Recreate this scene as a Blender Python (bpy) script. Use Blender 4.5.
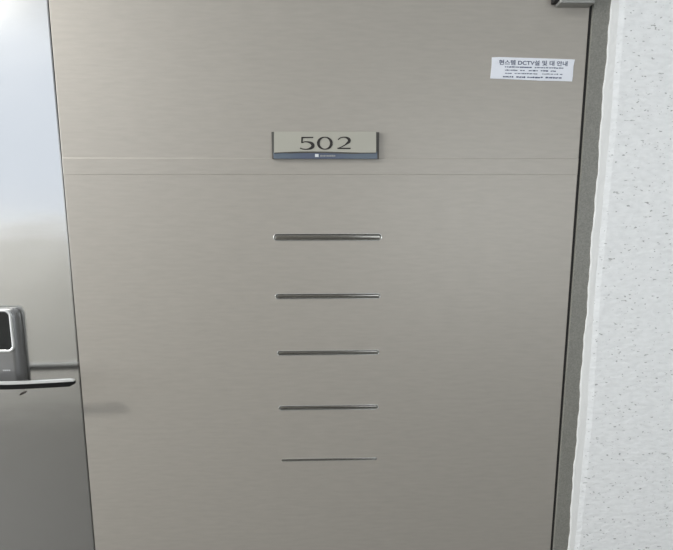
import bpy, bmesh, math, random
from mathutils import Vector, Matrix
random.seed(7)
for o in list(bpy.data.objects):
    bpy.data.objects.remove(o)
S = bpy.context.scene
C = S.collection

# ------------------------------------------------------------------ camera
F, CX, CY = 430.0, 336.5, 275.0
EYE = Vector((0.0, -0.9, 1.35))
dn = Vector((342 - CX, 3437 - CY, F)).normalized()
VHX = 18000.0
VHY = CY - (F * F + (342 - CX) * (VHX - CX)) / (3437 - CY)
rt = Vector((VHX - CX, VHY - CY, F)).normalized()
fw = rt.cross(dn).normalized()
M = Matrix(((rt.x, -rt.y, -rt.z), (fw.x, -fw.y, -fw.z), (-dn.x, dn.y, dn.z)))
cam_d = bpy.data.cameras.new('camera')
cam_d.sensor_fit = 'HORIZONTAL'; cam_d.sensor_width = 36
cam_d.lens = F / 673 * 36; cam_d.clip_start = 0.02
cam = bpy.data.objects.new('camera', cam_d); C.objects.link(cam)
cam.matrix_world = Matrix.Translation(EYE) @ M.to_4x4()
S.camera = cam

def at(px, py, Y=0.0):
    """where the photograph's pixel lies on the vertical plane y = Y"""
    v = Vector((px - CX, py - CY, F))
    w = Vector((rt.dot(v), fw.dot(v), -dn.dot(v)))
    return EYE + w * ((Y - EYE.y) / w.y)

# ------------------------------------------------------------------ light
W = bpy.data.worlds.new('world'); S.world = W; W.use_nodes = True
W.node_tree.nodes['Background'].inputs[0].default_value = (0.75, 0.85, 1.0, 1)
W.node_tree.nodes['Background'].inputs[1].default_value = 0.0
S.view_settings.view_transform = 'Standard'; S.view_settings.look = 'None'
S.view_settings.gamma = 1; S.view_settings.use_curve_mapping = False
S.view_settings.exposure = 0.2

DEPTH, CEIL, XL, XR = -2.1, 2.8, -4.2, 2.6
WX0, WX1, WZ0, WZ1 = -3.7, -0.9, 1.3, 2.7
def area(name, loc, rot, sx, sy, power, col):
    l = bpy.data.lights.new(name, 'AREA'); l.shape = 'RECTANGLE'; l.size = sx; l.size_y = sy
    l.energy = power; l.color = col
    o = bpy.data.objects.new(name, l); C.objects.link(o); o.location = loc; o.rotation_euler = rot
    return o
W2X0, W2X1, W2Z0, W2Z1 = 0.28, 2.4, .9, 1.95
E_W1, E_W2, E_END, E_L1 = 10.4, 18.5, 113, 51
WW = .0
area('window_and_fill_daylight', ((WX0 + WX1) / 2, DEPTH - 0.13, (WZ0 + WZ1) / 2), (math.radians(90), 0, 0),
     WX1 - WX0 - .02, WZ1 - WZ0 - .02, E_W1, (0.86, 0.93, 1.04))
area('window_and_fill_daylight', ((W2X0 + W2X1) / 2, DEPTH - 0.13, (W2Z0 + W2Z1) / 2), (math.radians(90), 0, 0),
     W2X1 - W2X0 - .02, W2Z1 - W2Z0 - .02, E_W2, (0.90, 0.95, 1.0))  # added fill light for the right side, set in an unseen window
area('window_and_fill_daylight', (XL - .13, DEPTH / 2, 1.7), (math.radians(90), 0, math.radians(-90)), 1.6, 1.9, E_END, (0.93, 0.96, 1.0))

# ------------------------------------------------------------------ materials
def mat(name, col, rough=.5, metal=0.0, spec=.5):
    m = bpy.data.materials.new(name); m.use_nodes = True
    b = m.node_tree.nodes['Principled BSDF']
    b.inputs['Base Color'].default_value = (*col, 1)
    b.inputs['Roughness'].default_value = rough
    b.inputs['Metallic'].default_value = metal
    b.inputs['Specular IOR Level'].default_value = spec
    return m
def lin(r, g, b):
    return tuple(((c / 255 + .055) / 1.055) ** 2.4 for c in (r, g, b))
def noise(m, scale, detail=3, stretch=(1, 1, 1)):
    nt = m.node_tree
    tc = nt.nodes.new('ShaderNodeTexCoord'); mp = nt.nodes.new('ShaderNodeMapping')
    mp.inputs['Scale'].default_value = stretch
    n = nt.nodes.new('ShaderNodeTexNoise'); n.inputs['Scale'].default_value = scale
    n.inputs['Detail'].default_value = detail
    nt.links.new(tc.outputs['Object'], mp.inputs[0]); nt.links.new(mp.outputs[0], n.inputs['Vector'])
    return n.outputs['Fac']
def bump(m, facs, dist):
    nt = m.node_tree; b = nt.nodes['Principled BSDF']; prev = None
    for f, d in zip(facs, dist):
        bp = nt.nodes.new('ShaderNodeBump'); bp.inputs['Strength'].default_value = 1
        bp.inputs['Distance'].default_value = d
        nt.links.new(f, bp.inputs['Height'])
        if prev: nt.links.new(prev.outputs[0], bp.inputs['Normal'])
        prev = bp
    nt.links.new(prev.outputs[0], b.inputs['Normal'])
def ramp(m, fac, stops, target='Base Color'):
    nt = m.node_tree; r = nt.nodes.new('ShaderNodeValToRGB')
    cr = r.color_ramp
    while len(cr.elements) < len(stops): cr.elements.new(.5)
    for e, (p, c) in zip(cr.elements, stops):
        e.position = p; e.color = (*c, 1)
    nt.links.new(fac, r.inputs[0])
    if target: nt.links.new(r.outputs[0], nt.nodes['Principled BSDF'].inputs[target])
    return r

PC = (0.425, 0.397, 0.352)
m_panel = mat('taupe_painted_steel', PC, .50, .3, .5)
n1 = noise(m_panel, 150, 4, (.16, 1, 1)); n2 = noise(m_panel, 260, 2, (.08, 1, 1))
ramp(m_panel, n1, [(.25, tuple(c * .955 for c in PC)), (.75, tuple(c * 1.045 for c in PC))])
bump(m_panel, [n2], [.00012])
m_band = mat('brushed_stainless_steel', (.745, .745, .73), .19, 1.0)
b1 = noise(m_band, 5, 2, (1, 1, 1.6)); b2 = noise(m_band, 200, 2, (.1, 1, 1))
bump(m_band, [b1, b2], [.0012, .00003])
m_edge = mat('bare_steel_edge', (.75, .75, .72), .3, 1.0)
m_inlay = mat('polished_steel_inlay', (.40, .39, .36), .18, 1.0)
m_rim = mat('bright_steel_rim', (.85, .85, .83), .25, 1.0)
m_gap = mat('black_rubber_seal', (.018, .017, .016), .7)
m_frame = mat('grey_painted_frame', lin(130, 130, 122), .5)
fn = noise(m_frame, 350, 2)
ramp(m_frame, fn, [(.3, lin(122, 121, 114)), (.7, lin(142, 141, 133))]); bump(m_frame, [fn], [.0002])
m_wall = mat('white_speckled_stucco', (.87, .885, .88), .8)
w1 = noise(m_wall, 130, 3, (.45, 1, 1)); w2 = noise(m_wall, 38, 4, (.6, 1, 1)); w3 = noise(m_wall, 210, 1, (.5, 1, 1.2))
r1 = ramp(m_wall, w3, [(0, (.25, .25, .25)), (.27, (.50, .50, .49)), (.315, (.93, .94, .93)), (1, (.93, .94, .93))], None)
r2 = ramp(m_wall, w1, [(.35, (.93, .93, .93)), (.6, (1, 1, 1))], None)
mx = m_wall.node_tree.nodes.new('ShaderNodeMixRGB'); mx.blend_type = 'MULTIPLY'; mx.inputs[0].default_value = 1
m_wall.node_tree.links.new(r1.outputs[0], mx.inputs[1]); m_wall.node_tree.links.new(r2.outputs[0], mx.inputs[2])
m_wall.node_tree.links.new(mx.outputs[0], m_wall.node_tree.nodes['Principled BSDF'].inputs['Base Color'])
bump(m_wall, [w1, w2], [.0013, .0015])
m_caulk = mat('offwhite_plaster_margin', (.90, .90, .875), .7)
bump(m_caulk, [noise(m_caulk, 90, 3)], [.0014])
m_plain = mat('corridor_paint', (.28, .272, .25), .8)
bump(m_plain, [noise(m_plain, 40, 3)], [.001])
m_ceil = mat('ceiling_paint', (.80, .81, .82), .9)
bump(m_ceil, [noise(m_ceil, 80, 2)], [.0005])
m_floor = mat('dark_grey_floor', (.08, .077, .072), .6)
ramp(m_floor, noise(m_floor, 30, 5), [(.3, (.07, .068, .064)), (.7, (.09, .087, .082))])
m_winframe = mat('white_window_frame', (.8, .8, .8), .4)
m_silver = mat('satin_silver_casing', (.30, .30, .30), .40, .8)
bump(m_silver, [noise(m_silver, 300, 2, (.1, 1, 1))], [.00002])
m_black = mat('black_glass', (.012, .014, .014), .18)
m_chrome = mat('chrome', (.86, .86, .86), .14, 1.0)
m_satin = mat('light_satin_metal', (.80, .81, .80), .32, .5)
m_under = mat('lever_underside_shade', (.012, .012, .012), .6, 0, .05)
m_ink = mat('black_ink', (.022, .018, .016), .6)
m_ink2 = mat('navy_ink', (.10, .12, .19), .7)
m_face = mat('pale_number_plate', lin(178, 176, 164), .45)
bump(m_face, [noise(m_face, 300, 2, (.15, 1, 1))], [.00005])
m_blue = mat('slate_blue_strip', lin(98, 108, 126), .4)
ramp(m_blue, noise(m_blue, 9, 1, (1, 1, .1)), [(.4, lin(90, 99, 118)), (.6, lin(98, 110, 122))])
m_back_shadow = mat('dark_backing_and_shadow', (.10, .095, .085), .6)  # backing plate colour, also used as painted shadow
m_white = mat('white_print', (.75, .77, .78), .6)
m_paper = mat('white_sticker_paper', (.84, .865, .92), .55)
bump(m_paper, [noise(m_paper, 25, 2)], [.0006])
m_fleck = mat('brown_fleck', (.075, .06, .05), .8)
m_closer = mat('grey_closer_casing', (.33, .33, .31), .45, .4)
m_lamp = bpy.data.materials.new('lamp_diffuser'); m_lamp.use_nodes = True
lb = m_lamp.node_tree.nodes['Principled BSDF']
lb.inputs['Emission Color'].default_value = (1, .96, .9, 1); lb.inputs['Emission Strength'].default_value = 3

# ------------------------------------------------------------------ helpers
def obj(name, bm, m, parent=None, smooth=False):
    me = bpy.data.meshes.new(name)
    bmesh.ops.recalc_face_normals(bm, faces=bm.faces)
    bm.to_mesh(me); bm.free()
    for mm in (m if isinstance(m, (list, tuple)) else [m]): me.materials.append(mm)
    if smooth:
        for p in me.polygons: p.use_smooth = True
    o = bpy.data.objects.new(name, me); C.objects.link(o)
    if parent:
        o.parent = parent
        o.matrix_parent_inverse = parent.matrix_world.inverted() if parent.type != 'EMPTY' else Matrix.Translation(-parent.location)
    return o
def thing(name, label, cat, loc):
    o = bpy.data.objects.new(name, None); C.objects.link(o); o.location = loc
    o.empty_display_size = .05
    o['label'] = label; o['category'] = cat
    return o
def struct(o, label=None, cat=None):
    o['kind'] = 'structure'
    if label: o['label'] = label
    if cat: o['category'] = cat
    return o
def box(bm, x0, x1, y0, y1, z0, z1):
    g = bmesh.ops.create_cube(bm, size=1)
    for v in g['verts']:
        v.co = Vector(((x0 + x1) / 2 + v.co.x * (x1 - x0), (y0 + y1) / 2 + v.co.y * (y1 - y0), (z0 + z1) / 2 + v.co.z * (z1 - z0)))
    return g['verts']
def bev(bm, w, seg=2):
    bmesh.ops.bevel(bm, geom=list(bm.edges), offset=w, segments=seg, profile=.5, affect='EDGES')
def rrect(x0, x1, z0, z1, r, n=8):
    pts = []
    for cx, cz, a0 in ((x1 - r, z1 - r, 0), (x0 + r, z1 - r, 90), (x0 + r, z0 + r, 180), (x1 - r, z0 + r, 270)):
        for k in range(n + 1):
            a = math.radians(a0 + 90 * k / n)
            pts.append((cx + r * math.cos(a), cz + r * math.sin(a)))
    return pts
def inset(pts, d):
    """move a closed counter-clockwise outline inwards by d"""
    out = []; n = len(pts)
    for i in range(n):
        p0, p1, p2 = Vector(pts[i - 1]), Vector(pts[i]), Vector(pts[(i + 1) % n])
        e = (p1 - p0); f = (p2 - p1)
        if e.length < 1e-9: e = f
        if f.length < 1e-9: f = e
        nn = (Vector((-e.y, e.x)).normalized() + Vector((-f.y, f.x)).normalized())
        nn = nn.normalized() if nn.length > 1e-6 else Vector((-e.y, e.x)).normalized()
        out.append((p1.x + nn.x * d, p1.y + nn.y * d))
    return out
def clean(pts):
    out = []
    for p in pts:
        if not out or (Vector(p) - Vector(out[-1])).length > 1e-6: out.append(p)
    if (Vector(out[0]) - Vector(out[-1])).length < 1e-6: out.pop()
    return out
def rings(bm, loops, cap0=True, cap1=True):
    """loops: list of (outline, y)"""
    vs = [[bm.verts.new((x, y, z)) for x, z in pts] for pts, y in loops]
    n = len(vs[0])
    for a, b in zip(vs, vs[1:]):
        for i in range(n):
            bm.faces.new((a[i], a[(i + 1) % n], b[(i + 1) % n], b[i]))
    if cap0: bm.faces.new(vs[0])
    if cap1: bm.faces.new(vs[-1][::-1])
    return bm
def pillow(bm, pts, y_back, y_front, b, steps=5):
    pts = clean(pts)
    L = [(pts, y_back)]
    for k in range(steps + 1):
        a = math.radians(90 * k / steps)
        L.append((inset(pts, b * (1 - math.cos(a))), y_front + b * (1 - math.sin(a))))
    return rings(bm, L)

# ------------------------------------------------------------------ key measures (from the door plane)
xs = at(72, 275).x                       # seam between steel band and painted panel
XSEAM = (at(48, 3).x + at(95.5, 547).x + at(76.5, 330).x) / 3
XGAP0 = (at(588.4, 20).x + at(551.4, 545).x) / 2          # hinge edge of the door leaf
FY, WY = -0.004, -0.0055                                 # frame face and plaster face
XFR0 = (at(593.0, 20, FY).x + at(554.2, 545, FY).x) / 2
XFR1 = (at(608.8, 20, WY).x + at(568.8, 545, WY).x) / 2
XD0 = at(-78, 300).x                                    # latch edge, outside the frame
TOP = 2.06
print('SEAM', at(48, 3).x, at(95.5, 547).x, 'GAP', at(590, 20).x, at(552.5, 545).x, 'FR', XFR0, XFR1, 'XD0', XD0)

# ------------------------------------------------------------------ the corridor
bm = bmesh.new(); box(bm, XL - .1, XR + .1, DEPTH - .2, .25, -.15, 0)
struct(obj('floor', bm, m_floor))
bm = bmesh.new(); box(bm, XL - .1, XR + .1, DEPTH - .2, .25, CEIL, CEIL + .15)
struct(obj('ceiling', bm, m_ceil))
bm = bmesh.new(); EY0, EY1, EZ0, EZ1 = DEPTH / 2 - .82, DEPTH / 2 + .82, .73, 2.67
box(bm, XL - .1, XL, DEPTH - .2, .25, 0, EZ0); box(bm, XL - .1, XL, DEPTH - .2, .25, EZ1, CEIL)
box(bm, XL - .1, XL, DEPTH - .2, EY0, EZ0, EZ1); box(bm, XL - .1, XL, EY1, .25, EZ0, EZ1)
struct(obj('wall_left', bm, m_plain))
bm = bmesh.new()
for y0, y1, z0, z1 in ((EY0, EY1, EZ0, EZ0 + .03), (EY0, EY1, EZ1 - .03, EZ1), (EY0, EY0 + .03, EZ0, EZ1), (EY1 - .03, EY1, EZ0, EZ1)):
    box(bm, XL - .08, XL - .03, y0, y1, z0, z1)
struct(obj('window_3', bm, m_winframe))
bm = bmesh.new(); box(bm, XR, XR + .1, DEPTH - .2, .25, 0, CEIL)
struct(obj('wall_right', bm, m_plain))
bm = bmesh.new()
box(bm, XL, -.4, DEPTH - .2, DEPTH, 0, WZ0); box(bm, XL, -.4, DEPTH - .2, DEPTH, WZ1, CEIL)
box(bm, -.4, XR, DEPTH - .2, DEPTH, 0, W2Z0); box(bm, -.4, XR, DEPTH - .2, DEPTH, W2Z1, CEIL)
box(bm, XL, WX0, DEPTH - .2, DEPTH, WZ0, WZ1); box(bm, WX1, -.4, DEPTH - .2, DEPTH, WZ0, WZ1); box(bm, -.4, W2X0, DEPTH - .2, DEPTH, W2Z0, W2Z1)
box(bm, W2X1, XR, DEPTH - .2, DEPTH, W2Z0, W2Z1)
struct(obj('wall_back', bm, m_plain))
bm = bmesh.new()
for x0, x1, z0, z1 in ((WX0, WX1, WZ0, WZ0 + .03), (WX0, WX1, WZ1 - .03, WZ1), (WX0, WX0 + .03, WZ0, WZ1), (WX1 - .03, WX1, WZ0, WZ1),):
    box(bm, x0, x1, DEPTH - .10, DEPTH - .04, z0, z1)
struct(obj('window_1', bm, m_winframe))
bm = bmesh.new()
for x0, x1, z0, z1 in ((W2X0, W2X1, W2Z0, W2Z0 + .03), (W2X0, W2X1, W2Z1 - .03, W2Z1), (W2X0, W2X0 + .03, W2Z0, W2Z1), (W2X1 - .03, W2X1, W2Z0, W2Z1)):
    box(bm, x0, x1, DEPTH - .10, DEPTH - .04, z0, z1)
struct(obj('added_fill_window', bm, m_winframe))  # added unseen window, placed and sized for its fill light

# the wall around the door, its plaster edge slightly ragged beside the frame
def edge_wob(z):
    return .0009 * math.sin(z * 23) + .0008 * math.sin(z * 61 + 1) + .0006 * math.sin(z * 170 + 2)
bm = bmesh.new()
nz = 260
XM = XFR1 + .017                                       # margin strip beside the frame
rows = []
for i in range(nz + 1):
    z = CEIL * i / nz
    xw = XM + .5 * edge_wob(z * 1.3 + 3) + .002 * math.sin(z * 9)
    rows.append([bm.verts.new((xw, .2, z)), bm.verts.new((xw, WY + .0004, z)), bm.verts.new((xw + .012, WY - .001, z)), bm.verts.new((XR, WY - .001, z)), bm.verts.new((XR, .2, z))])
for a, b in zip(rows, rows[1:]):
    for j in range(5):
        bm.faces.new((a[j], a[(j + 1) % 5], b[(j + 1) % 5], b[j]))
bm.faces.new(rows[0]); bm.faces.new(rows[-1])
XDL = XD0 - .045
box(bm, XL, XDL - .05, WY, .2, 0, CEIL)
box(bm, XDL - .05, XM, WY, .2, TOP + .06, CEIL)
struct(obj('wall_front', bm, m_wall))
bm = bmesh.new(); rows = []
for i in range(nz + 1):
    z = (TOP + .06) * i / nz; x0 = XFR1 + edge_wob(z); x1 = XM + .004
    rows.append([bm.verts.new((x0, .1, z)), bm.verts.new((x0, WY + .0004, z)), bm.verts.new((x0 + .003, WY, z)), bm.verts.new((x1, WY + .0005, z)), bm.verts.new((x1, .1, z))])
for a, b in zip(rows, rows[1:]):
    for j in range(5):
        bm.faces.new((a[j], a[(j + 1) % 5], b[(j + 1) % 5], b[j]))
bm.faces.new(rows[0]); bm.faces.new(rows[-1])
struct(obj('trim_1', bm, m_caulk))
# door frame: two jambs and head
bm = bmesh.new()
box(bm, XFR0, XFR1 + .006, FY, .1, 0, TOP + .06)
box(bm, XDL - .05, XD0 - .004, FY, .1, 0, TOP + .06)
box(bm, XD0 - .004, XFR0, FY, .1, TOP + .004, TOP + .06)
struct(obj('trim_2', bm, m_frame))
bm = bmesh.new()
box(bm, XGAP0 - .003, XFR0 + .001, .009, .1, 0, TOP + .004)
box(bm, XGAP0 + .0002, XFR0 - .0002, .002, .012, 0, TOP)
struct(obj('trim_3', bm, m_gap))

# ------------------------------------------------------------------ the door
Z1a, Z1b = at(200, 157.8).z, at(200, 174.3).z
GAP = .0024
# painted panel: a section drawn in height, run along the width
sec = [(0.004, .06), (0.004, 0), (Z1b - .0003, 0), (Z1b, -.0006), (Z1a - .0016, -.0006), (Z1a, 0), (TOP, 0), (TOP, .06)]
bm = bmesh.new()
xa, xb = XSEAM + .0012, XGAP0
def xsec(x, dy):
    return [bm.verts.new((x, y + (dy if y < .05 else 0), z)) for z, y in sec]
lp = [xsec(XSEAM, .0016), xsec(XSEAM + .0004, .0005), xsec(XSEAM + .0016, 0), xsec(XGAP0 - .0015, 0), xsec(XGAP0, .0012)]
for a, b in zip(lp, lp[1:]):
    for i in range(len(sec)):
        bm.faces.new((a[i], a[(i + 1) % len(sec)], b[(i + 1) % len(sec)], b[i]))
bm.faces.new(lp[0]); bm.faces.new(lp[-1])
door = obj('door_1', bm, m_panel)
struct(door, 'wide taupe steel entrance door with five slots and a bright steel lock band', 'door')

SL = [((273.2, 237.3), (382, 237.2), 7.2, .0), ((275.2, 296.4), (380.5, 296.0), 5.6, .0),
      ((277, 353.2), (379.3, 352.2), 5.0, .0), ((278.5, 408.3), (378.4, 406.8), 5.0, .0), ((281.5, 460.5), (377, 458.3), 2.6, .0)]
outl = []
for (a, b, h, _) in SL:
    p, q = at(*a), at(*b); mid = (a[1] + b[1]) / 2
    hz = at(330, mid - h / 2).z - at(330, mid + h / 2).z
    zc = (p.z + q.z) / 2
    outl.append((p.x, q.x, zc - hz / 2, zc + hz / 2, hz / 2 * .98))
# cut the five slots out of the panel
cb = bmesh.new()
for (x0, x1, z0, z1, r) in outl:
    rings(cb, [(clean(rrect(x0, x1, z0, z1, r)), .012), (clean(rrect(x0, x1, z0, z1, r)), -.02)])
cut = obj('cutter', cb, m_panel)
md = door.modifiers.new('b', 'BOOLEAN'); md.operation = 'DIFFERENCE'; md.object = cut; md.solver = 'EXACT'
dg = bpy.context.evaluated_depsgraph_get()
nm = bpy.data.meshes.new_from_object(door.evaluated_get(dg))
door.modifiers.clear(); door.data = nm; nm.name = 'door_1'
bpy.data.objects.remove(cut)

def slot(o):
    x0, x1, z0, z1, r = o
    base = clean(rrect(x0, x1, z0, z1, r))
    t = .0013 if r > .004 else .0006
    bm = bmesh.new()                       # thin bright rim
    rings(bm, [(base, .004), (base, -.0003), (inset(base, t * .5), -.0009), (inset(base, t), -.0003), (inset(base, t), .004)], False, False)
    rim = obj('slot_rim', bm, m_rim, door, True)
    rim['label'] = 'bright steel rim of the slot'
    bm = bmesh.new()                       # concave polished tray
    h = r - t
    L = []
    for k in range(7):
        a = math.radians(90 * k / 6)
        L.append((inset(base, t + h * .92 * (1 - math.cos(a))), .0045 - .0041 * math.sin(a)))
    rings(bm, L, False, True)
    tray = obj('slot_inlay', bm, m_inlay, door, True)
    tray['label'] = 'polished rounded inlay inside the slot'
for o in outl: slot(o)

# steel band
bm = bmesh.new()
box(bm, XD0, XSEAM - GAP, 0, .06, .004, TOP)
bmesh.ops.bevel(bm, geom=[e for e in bm.edges if abs(e.verts[0].co.x - e.verts[1].co.x) < 1e-6 and e.verts[0].co.y < .01 and e.verts[1].co.y < .01 and abs(e.verts[0].co.z - e.verts[1].co.z) > 1], offset=.0012, segments=3, affect='EDGES')
band = obj('steel_band', bm, m_band, door); band['label'] = 'glossy stainless steel band carrying the lock'
bm = bmesh.new(); box(bm, XSEAM - GAP - .001, XSEAM + .001, .006, .055, .006, TOP - .002)
obj('seam', bm, mat('grey_seam_seal', (.13, .125, .115), .7), door)['label'] = 'dark seam between band and panel'
# small brown fleck on the band under the lever
bm = bmesh.new()
pts = [at(x, y, 0) for x, y in ((19, 395), (21.5, 392.5), (24.5, 391.4), (27.2, 391), (26, 392.7), (23.5, 394), (21, 395.2))]
rings(bm, [([(p.x, p.z) for p in pts], 0), ([(p.x, p.z) for p in pts], -.0004)])
obj('fleck', bm, m_fleck, door)['label'] = 'small brown fleck under the lever'

# ------------------------------------------------------------------ door lock
p0 = at(20.8, 308); pB = at(28, 384)
LX1 = p0.x; LX0 = 2 * at(-12, 340).x - LX1; LZ1 = p0.z; LZ0 = pB.z - .009
LP = -.019
lock = thing('door_lock', 'silver electronic door lock with a black keypad on the steel band', 'lock', ((LX0 + LX1) / 2, 0, LZ0))
bm = bmesh.new(); pillow(bm, rrect(LX0, LX1, LZ0, LZ1, .016), 0, LP, .015, 8)
obj('casing', bm, m_silver, lock, True)
k1 = at(10.8, 309.5, LP); k2 = at(13.4, 352, LP)
KX1 = k1.x; KX0 = LX0 + (LX1 - KX1) * .6
bz = clean(rrect(KX0, KX1, k2.z, k1.z, .014))
bm = bmesh.new()
rings(bm, [(bz, LP + .002), (bz, LP - .0006), (inset(bz, .001), LP - .0014), (inset(bz, .0046), LP - .0014), (inset(bz, .005), LP + .0004)], False, False)
bezel = obj('bezel', bm, m_satin, lock, True); bezel['label'] = 'chrome ring around the keypad'
bm = bmesh.new(); rings(bm, [(inset(bz, .0045), LP + .001), (inset(bz, .0048), LP - .0005)])
kp = obj('keypad', bm, m_black, lock); kp['label'] = 'black glass keypad'
# maker's mark under the keypad: a few small pale dots
bm = bmesh.new()
for k in range(4):
    p = at(3.2 + k * 1.9, 370.3, LP)
    box(bm, p.x, p.x + .0022, LP - .0004, LP + .0008, p.z - .0012, p.z + .0012)
obj('printed_mark', bm, m_white, lock)['label'] = 'tiny pale printed mark'
# lever: a flat slightly bowed bar
LY = -.056
def bar(path, y0, y1, h0):
    bm = bmesh.new(); prev = None
    for (px, top, bot) in path:
        a = at(px, top, y0); b = at(px, bot, y0)
        r = [bm.verts.new((a.x, y0, a.z)), bm.verts.new((a.x, y1, a.z)), bm.verts.new((a.x, y1, b.z)), bm.verts.new((a.x, y0, b.z))]
        if prev:
            for i in range(4): bm.faces.new((prev[i], prev[(i + 1) % 4], r[(i + 1) % 4], r[i]))
        else: bm.faces.new(r)
        prev = r
    bm.faces.new(prev[::-1]); return bm
# upper satin face
path = []
for k in range(25):
    t = k / 24; px = -34 + 107.5 * t
    cy = 385.0 - 3.4 * max(0, (px - 5) / 70) ** 1.3 - (.8 * ((px - 5) / 40) ** 2 if px < 5 else 0)
    path.append((px, cy))
def shrink(px): return 1.0 if px < 71 else max(.35, 1 - ((px - 71) / 3) ** 2 * .6)
bm = bar([(p, c - 2.6 * shrink(p), c + .1) for p, c in path], LY, LY + .006, 0)
bmesh.ops.bevel(bm, geom=[e for e in bm.edges if e.calc_face_angle(0) > .8], offset=.0008, segments=3, affect='EDGES')
lever = obj('lever', bm, m_satin, lock); lever['label'] = 'slim polished lever handle'
bm = bar([(p, c, c + 4.6 * shrink(p)) for p, c in path], LY - .0012, LY + .006, 0)  # shaded lower half of the lever, the shade put into black colour
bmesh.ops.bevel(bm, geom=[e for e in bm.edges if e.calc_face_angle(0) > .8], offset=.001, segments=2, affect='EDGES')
obj('lever_underside', bm, m_under, lever)['label'] = 'underside of the lever, its shade painted black'
p = at(-22, 384, LY)
bm = bmesh.new(); bmesh.ops.create_cone(bm, cap_ends=True, segments=32, radius1=.012, radius2=.012, depth=abs(LY) - .012,
    matrix=Matrix.Translation((p.x, LY / 2 + .004, LZ0 + .016)) @ Matrix.Rotation(math.pi / 2, 4, 'X'))
obj('spindle', bm, m_chrome, lock, True)

# ------------------------------------------------------------------ number plate 502
PF = -.0095
pl = thing('number_plate', 'pale number plate reading 502 above a slate blue strip, in the middle of the door', 'sign', (at(325, 159).x, 0, at(325, 159).z))
a = at(271.6, 132.0, -.003); b = at(378.8, 159.0, -.003)
bm = bmesh.new(); box(bm, a.x, b.x, -.0055, -.0006, b.z, a.z); bev(bm, .0004, 1)  # backing plate; its dark overhang at right also draws the plate's shadow
obj('backing', bm, m_back_shadow, pl)['label'] = 'dark backing plate, also painted shadow at its right edge'
a = at(273.6, 151.3, PF + .002); b = at(377.3, 158.9, PF + .002)
bm = bmesh.new(); box(bm, a.x, b.x, PF + .002, -.005, b.z, a.z); bev(bm, .0004, 1)
strip = obj('strip', bm, m_blue, pl); strip['label'] = 'slate blue lower strip'
# face plate with a slightly bowed lower edge, its cast shadow drawn as a thin dark strip
top = 131.6
n = 20; low = []
for k in range(n + 1):
    t = k / n; px = 274 + (376.2 - 274) * t
    py = 152.7 - 1.1 * math.sin(math.pi * min(1, max(0, t * 1.15))) - .2 * math.sin(7 * t)
    q = at(px, py, PF); low.append((q.x, q.z))
tl, tr = at(274, top, PF), at(376.2, top, PF)
out = low + [(tr.x, tr.z), (tl.x, tl.z)]
bm = bmesh.new(); rings(bm, [(out, PF + .0012), (out, PF + .0003), (inset(out, .0003), PF)])
face = obj('face_plate', bm, m_face, pl)
shade_low = [(x, z - .0026 * (1 if .1 < i / n < .85 else .5)) for i, (x, z) in enumerate(low)]
bm = bmesh.new(); o2 = shade_low + [(x, z + .001) for x, z in low[::-1]]
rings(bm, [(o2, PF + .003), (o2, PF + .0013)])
obj('painted_shadow', bm, m_back_shadow, pl)['label'] = 'painted shadow line under the face plate'
# digits as ribbons of varying width, placed in a unit cell (0..1 wide, 0..1 high)
def ribbon(bm, pts, cell, y, y2):
    x0, x1, z0, z1 = cell; n = len(pts); L, R = [], []
    P = [Vector((x0 + (x1 - x0) * u, z0 + (z1 - z0) * v)) for u, v, w in pts]
    for i in range(n):
        d = (P[min(n - 1, i + 1)] - P[max(0, i - 1)]).normalized(); nn = Vector((-d.y, d.x)) * pts[i][2] / 2
        L.append(P[i] + nn); R.append(P[i] - nn)
    vf = [[bm.verts.new((q.x, yy, q.y)) for q in side] for yy in (y, y2) for side in (L, R)]
    for i in range(n - 1):
        bm.faces.new((vf[0][i], vf[0][i + 1], vf[1][i + 1], vf[1][i]))
        bm.faces.new((vf[0][i], vf[0][i + 1], vf[2][i + 1], vf[2][i]))
        bm.faces.new((vf[1][i], vf[1][i + 1], vf[3][i + 1], vf[3][i]))
U = .0021
def arc(cx, cy, rx, ry, a0, a1, n, wf):
    return [(cx + rx * math.cos(math.radians(a0 + (a1 - a0) * k / n)), cy + ry * math.sin(math.radians(a0 + (a1 - a0) * k / n)),
             wf(math.radians(a0 + (a1 - a0) * k / n)) * U * 1.2) for k in range(n + 1)]
def cell(xa_, ya_, xb_, yb_):
    p, q = at(xa_, ya_, PF), at(xb_, yb_, PF); return (p.x, q.x, q.z, p.z)
c5 = cell(300.0, 137.0, 313.4, 149.2); c0 = cell(317.4, 137.2, 332.2, 149.2); c2 = cell(337.4, 137.2, 350.6, 149.0)
bm = bmesh.new()
ribbon(bm, [(.10, .95, 1.2 * U), (1.0, .97, 1.0 * U)], c5, PF - .0005, PF + .0002)
ribbon(bm, [(.16, .98, 1.5 * U), (.13, .50, 1.2 * U)], c5, PF - .0005, PF + .0002)
ribbon(bm, [(.13, .52, .7 * U), (.3, .60, .8 * U)] + arc(.42, .30, .55, .31, 95, -110, 18, lambda a: .8 + 1.9 * max(0, math.cos(a)) ** 1.5) + [(.12, .03, .9 * U), (.0, .09, 1.2 * U)], c5, PF - .0005, PF + .0002)
obj('digit_five', bm, m_ink, face)
bm = bmesh.new()
ribbon(bm, arc(.5, .5, .44, .5, 0, 360, 40, lambda a: 0.75 + 1.5 * abs(math.cos(a)) ** 1.6), c0, PF - .0005, PF + .0002)
obj('digit_zero', bm, m_ink, face)
bm = bmesh.new()
ribbon(bm, [(.04, .80, 1.1 * U)] + arc(.48, .72, .42, .28, 155, -30, 16, lambda a: .8 + 1.6 * max(0, math.cos(a)) ** 1.4) + [(.6, .36, 1.1 * U), (.3, .17, .8 * U), (.05, .06, .7 * U)], c2, PF - .0005, PF + .0002)
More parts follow.
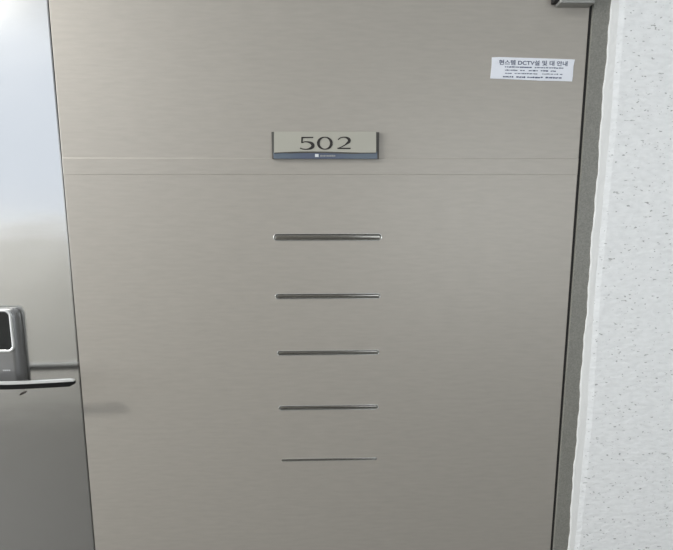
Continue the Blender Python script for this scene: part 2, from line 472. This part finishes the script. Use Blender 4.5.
ribbon(bm, [(.0, .05, 1.2 * U), (1.0, .05, 1.2 * U)], c2, PF - .0005, PF + .0002)
obj('digit_two', bm, m_ink, face)
# little pale square logo and blurred lettering on the blue strip
SY = PF + .002
bm = bmesh.new(); a = at(315, 154.0, SY); b = at(318.6, 157.0, SY)
box(bm, a.x, b.x, SY - .0004, SY + .0002, b.z, a.z)
obj('square_logo', bm, m_white, strip)
bm = bmesh.new(); x = 320.3
for w, h in ((1.4, 1.6), (1.0, 1.2), (1.6, 1.5), (.9, 1.1), (1.5, 1.4), (1.2, 1.5), (1.7, 1.4), (1.6, 1.6), (1.3, 1.3)):
    a = at(x, 155.9 - h / 2, SY); b = at(x + w, 155.9 + h / 2, SY)
    box(bm, a.x, b.x, SY - .0004, SY + .0002, b.z, a.z); x += w + .35
obj('lettering', bm, mat('greyed_print', (.34, .35, .34), .6), strip)

# ------------------------------------------------------------------ sticker
st = thing('notice_sticker', 'white paper notice sticker with small printed lines at the upper right of the door', 'sticker', (at(532, 80).x, 0, at(532, 80).z))
corners = [(490.2, 78.6), (510, 79.3), (540, 80.8), (557, 81.0), (572.0, 81.6), (572.8, 75), (573.4, 66), (574.8, 59.6), (560, 59.0), (525, 57.9), (500, 57.2), (491.8, 57.4), (491.5, 66)]
out = [(at(*c).x, at(*c).z) for c in corners]
bm = bmesh.new(); rings(bm, [(out, -.0001), (out, -.0006), (inset(out, .0004), -.0008)])
paper = obj('paper', bm, m_paper, st)
TY = -.0011
def text_mesh(name, s, px0, py0, px1, h_px, m, parent, squash=1.0):
    cu = bpy.data.curves.new(name, 'FONT'); cu.body = s; cu.size = 1; cu.offset = .018
    t = bpy.data.objects.new(name + '_src', cu); C.objects.link(t)
    dg = bpy.context.evaluated_depsgraph_get()
    me = bpy.data.meshes.new_from_object(t.evaluated_get(dg)); bpy.data.objects.remove(t)
    xs_ = [v.co.x for v in me.vertices]; ys_ = [v.co.y for v in me.vertices]
    a = at(px0, py0, TY); b = at(px1, py0 + (px1 - px0) * .021, TY); H = h_px * U
    for v in me.vertices:
        u = (v.co.x - min(xs_)) / (max(xs_) - min(xs_)); w = (v.co.y - min(ys_)) / (max(ys_) - min(ys_))
        v.co = (a.x + (b.x - a.x) * u, TY, a.z + (b.z - a.z) * u + (w - .5) * H)
    me.materials.append(m)
    o = bpy.data.objects.new(name, me); C.objects.link(o); o.parent = parent; o.matrix_parent_inverse = parent.matrix_world.inverted()
    return o
text_mesh('heading_text', '현스템 DCTV설 및 대 안내', 499, 62.2, 567.5, 4.6, m_ink2, paper)
for k, (x0, x1, y, wt) in enumerate(((505, 562, 66.9, 1.4), (505, 557, 70.1, 1.4), (505, 562, 73.2, 1.1), (503, 559, 76.7, 1.7))):
    bm = bmesh.new(); x = x0
    while x < x1:
        w = random.uniform(.7, 2.6); yy = y + (x - x0) * .021
        if random.random() < .83:
            a = at(x, yy - .5 * wt * random.uniform(.5, 1), TY); b = at(x + w, yy + .5 * wt * random.uniform(.5, 1), TY)
            box(bm, a.x, b.x, TY, TY + .0003, b.z, a.z)
        x += w + random.uniform(.25, .9)
    obj('text_line', bm, m_ink2, paper)

# ------------------------------------------------------------------ door closer at the hinge corner
CB = -.020
a = at(549, 3, CB); z0 = at(570, 7.8, 0).z
x0, x1 = at(555, 7, 0).x, at(589, 8, 0).x
cl = thing('door_closer', 'grey metal door closer housing at the top hinge corner of the door', 'door closer', ((x0 + x1) / 2, 0, z0))
bm = bmesh.new(); box(bm, x0, x1, CB, 0, z0, z0 + .055); bev(bm, .002, 3)
obj('housing', bm, m_closer, cl)
bm = bmesh.new(); box(bm, x0 - .009, x0 + .002, CB + .004, 0, z0 + .005, z0 + .05); bev(bm, .001, 1)
obj('end_cap', bm, m_gap, cl)['label'] = 'black end cap'
bm = bmesh.new(); box(bm, x0 + .02, x0 + .045, CB + .005, -.005, z0 + .05, z0 + .085)
obj('pivot', bm, m_closer, cl)
bm = bmesh.new(); box(bm, x0 + .02, x0 + .26, CB + .004, -.006, z0 + .085, z0 + .092)
obj('arm', bm, m_closer, cl)

# ------------------------------------------------------------------ ceiling lamps, out of view
def lamp(x, y, e, lab):
    t = thing('ceiling_light', lab, 'light', (x, y, CEIL)); 

    for nm, m, r1, r2, zz in (('base', m_winframe, .13, .15, .015), ('diffuser', m_lamp, .09, .12, .045)):
        bm = bmesh.new(); bmesh.ops.create_cone(bm, cap_ends=True, segments=32, radius1=r1, radius2=r2, depth=.03, matrix=Matrix.Translation((x, y, CEIL - zz)))
        obj(nm, bm, m, t)
    l = bpy.data.lights.new('lamp_light', 'AREA'); l.shape = 'DISK'; l.size = .26; l.energy = e; l.color = (1, .97, .92)
    o = bpy.data.objects.new('lamp_light', l); C.objects.link(o); o.location = (x, y, CEIL - .062)
lamp(-2.1, -1.2, E_L1, 'round white ceiling light in the corridor left of the door')
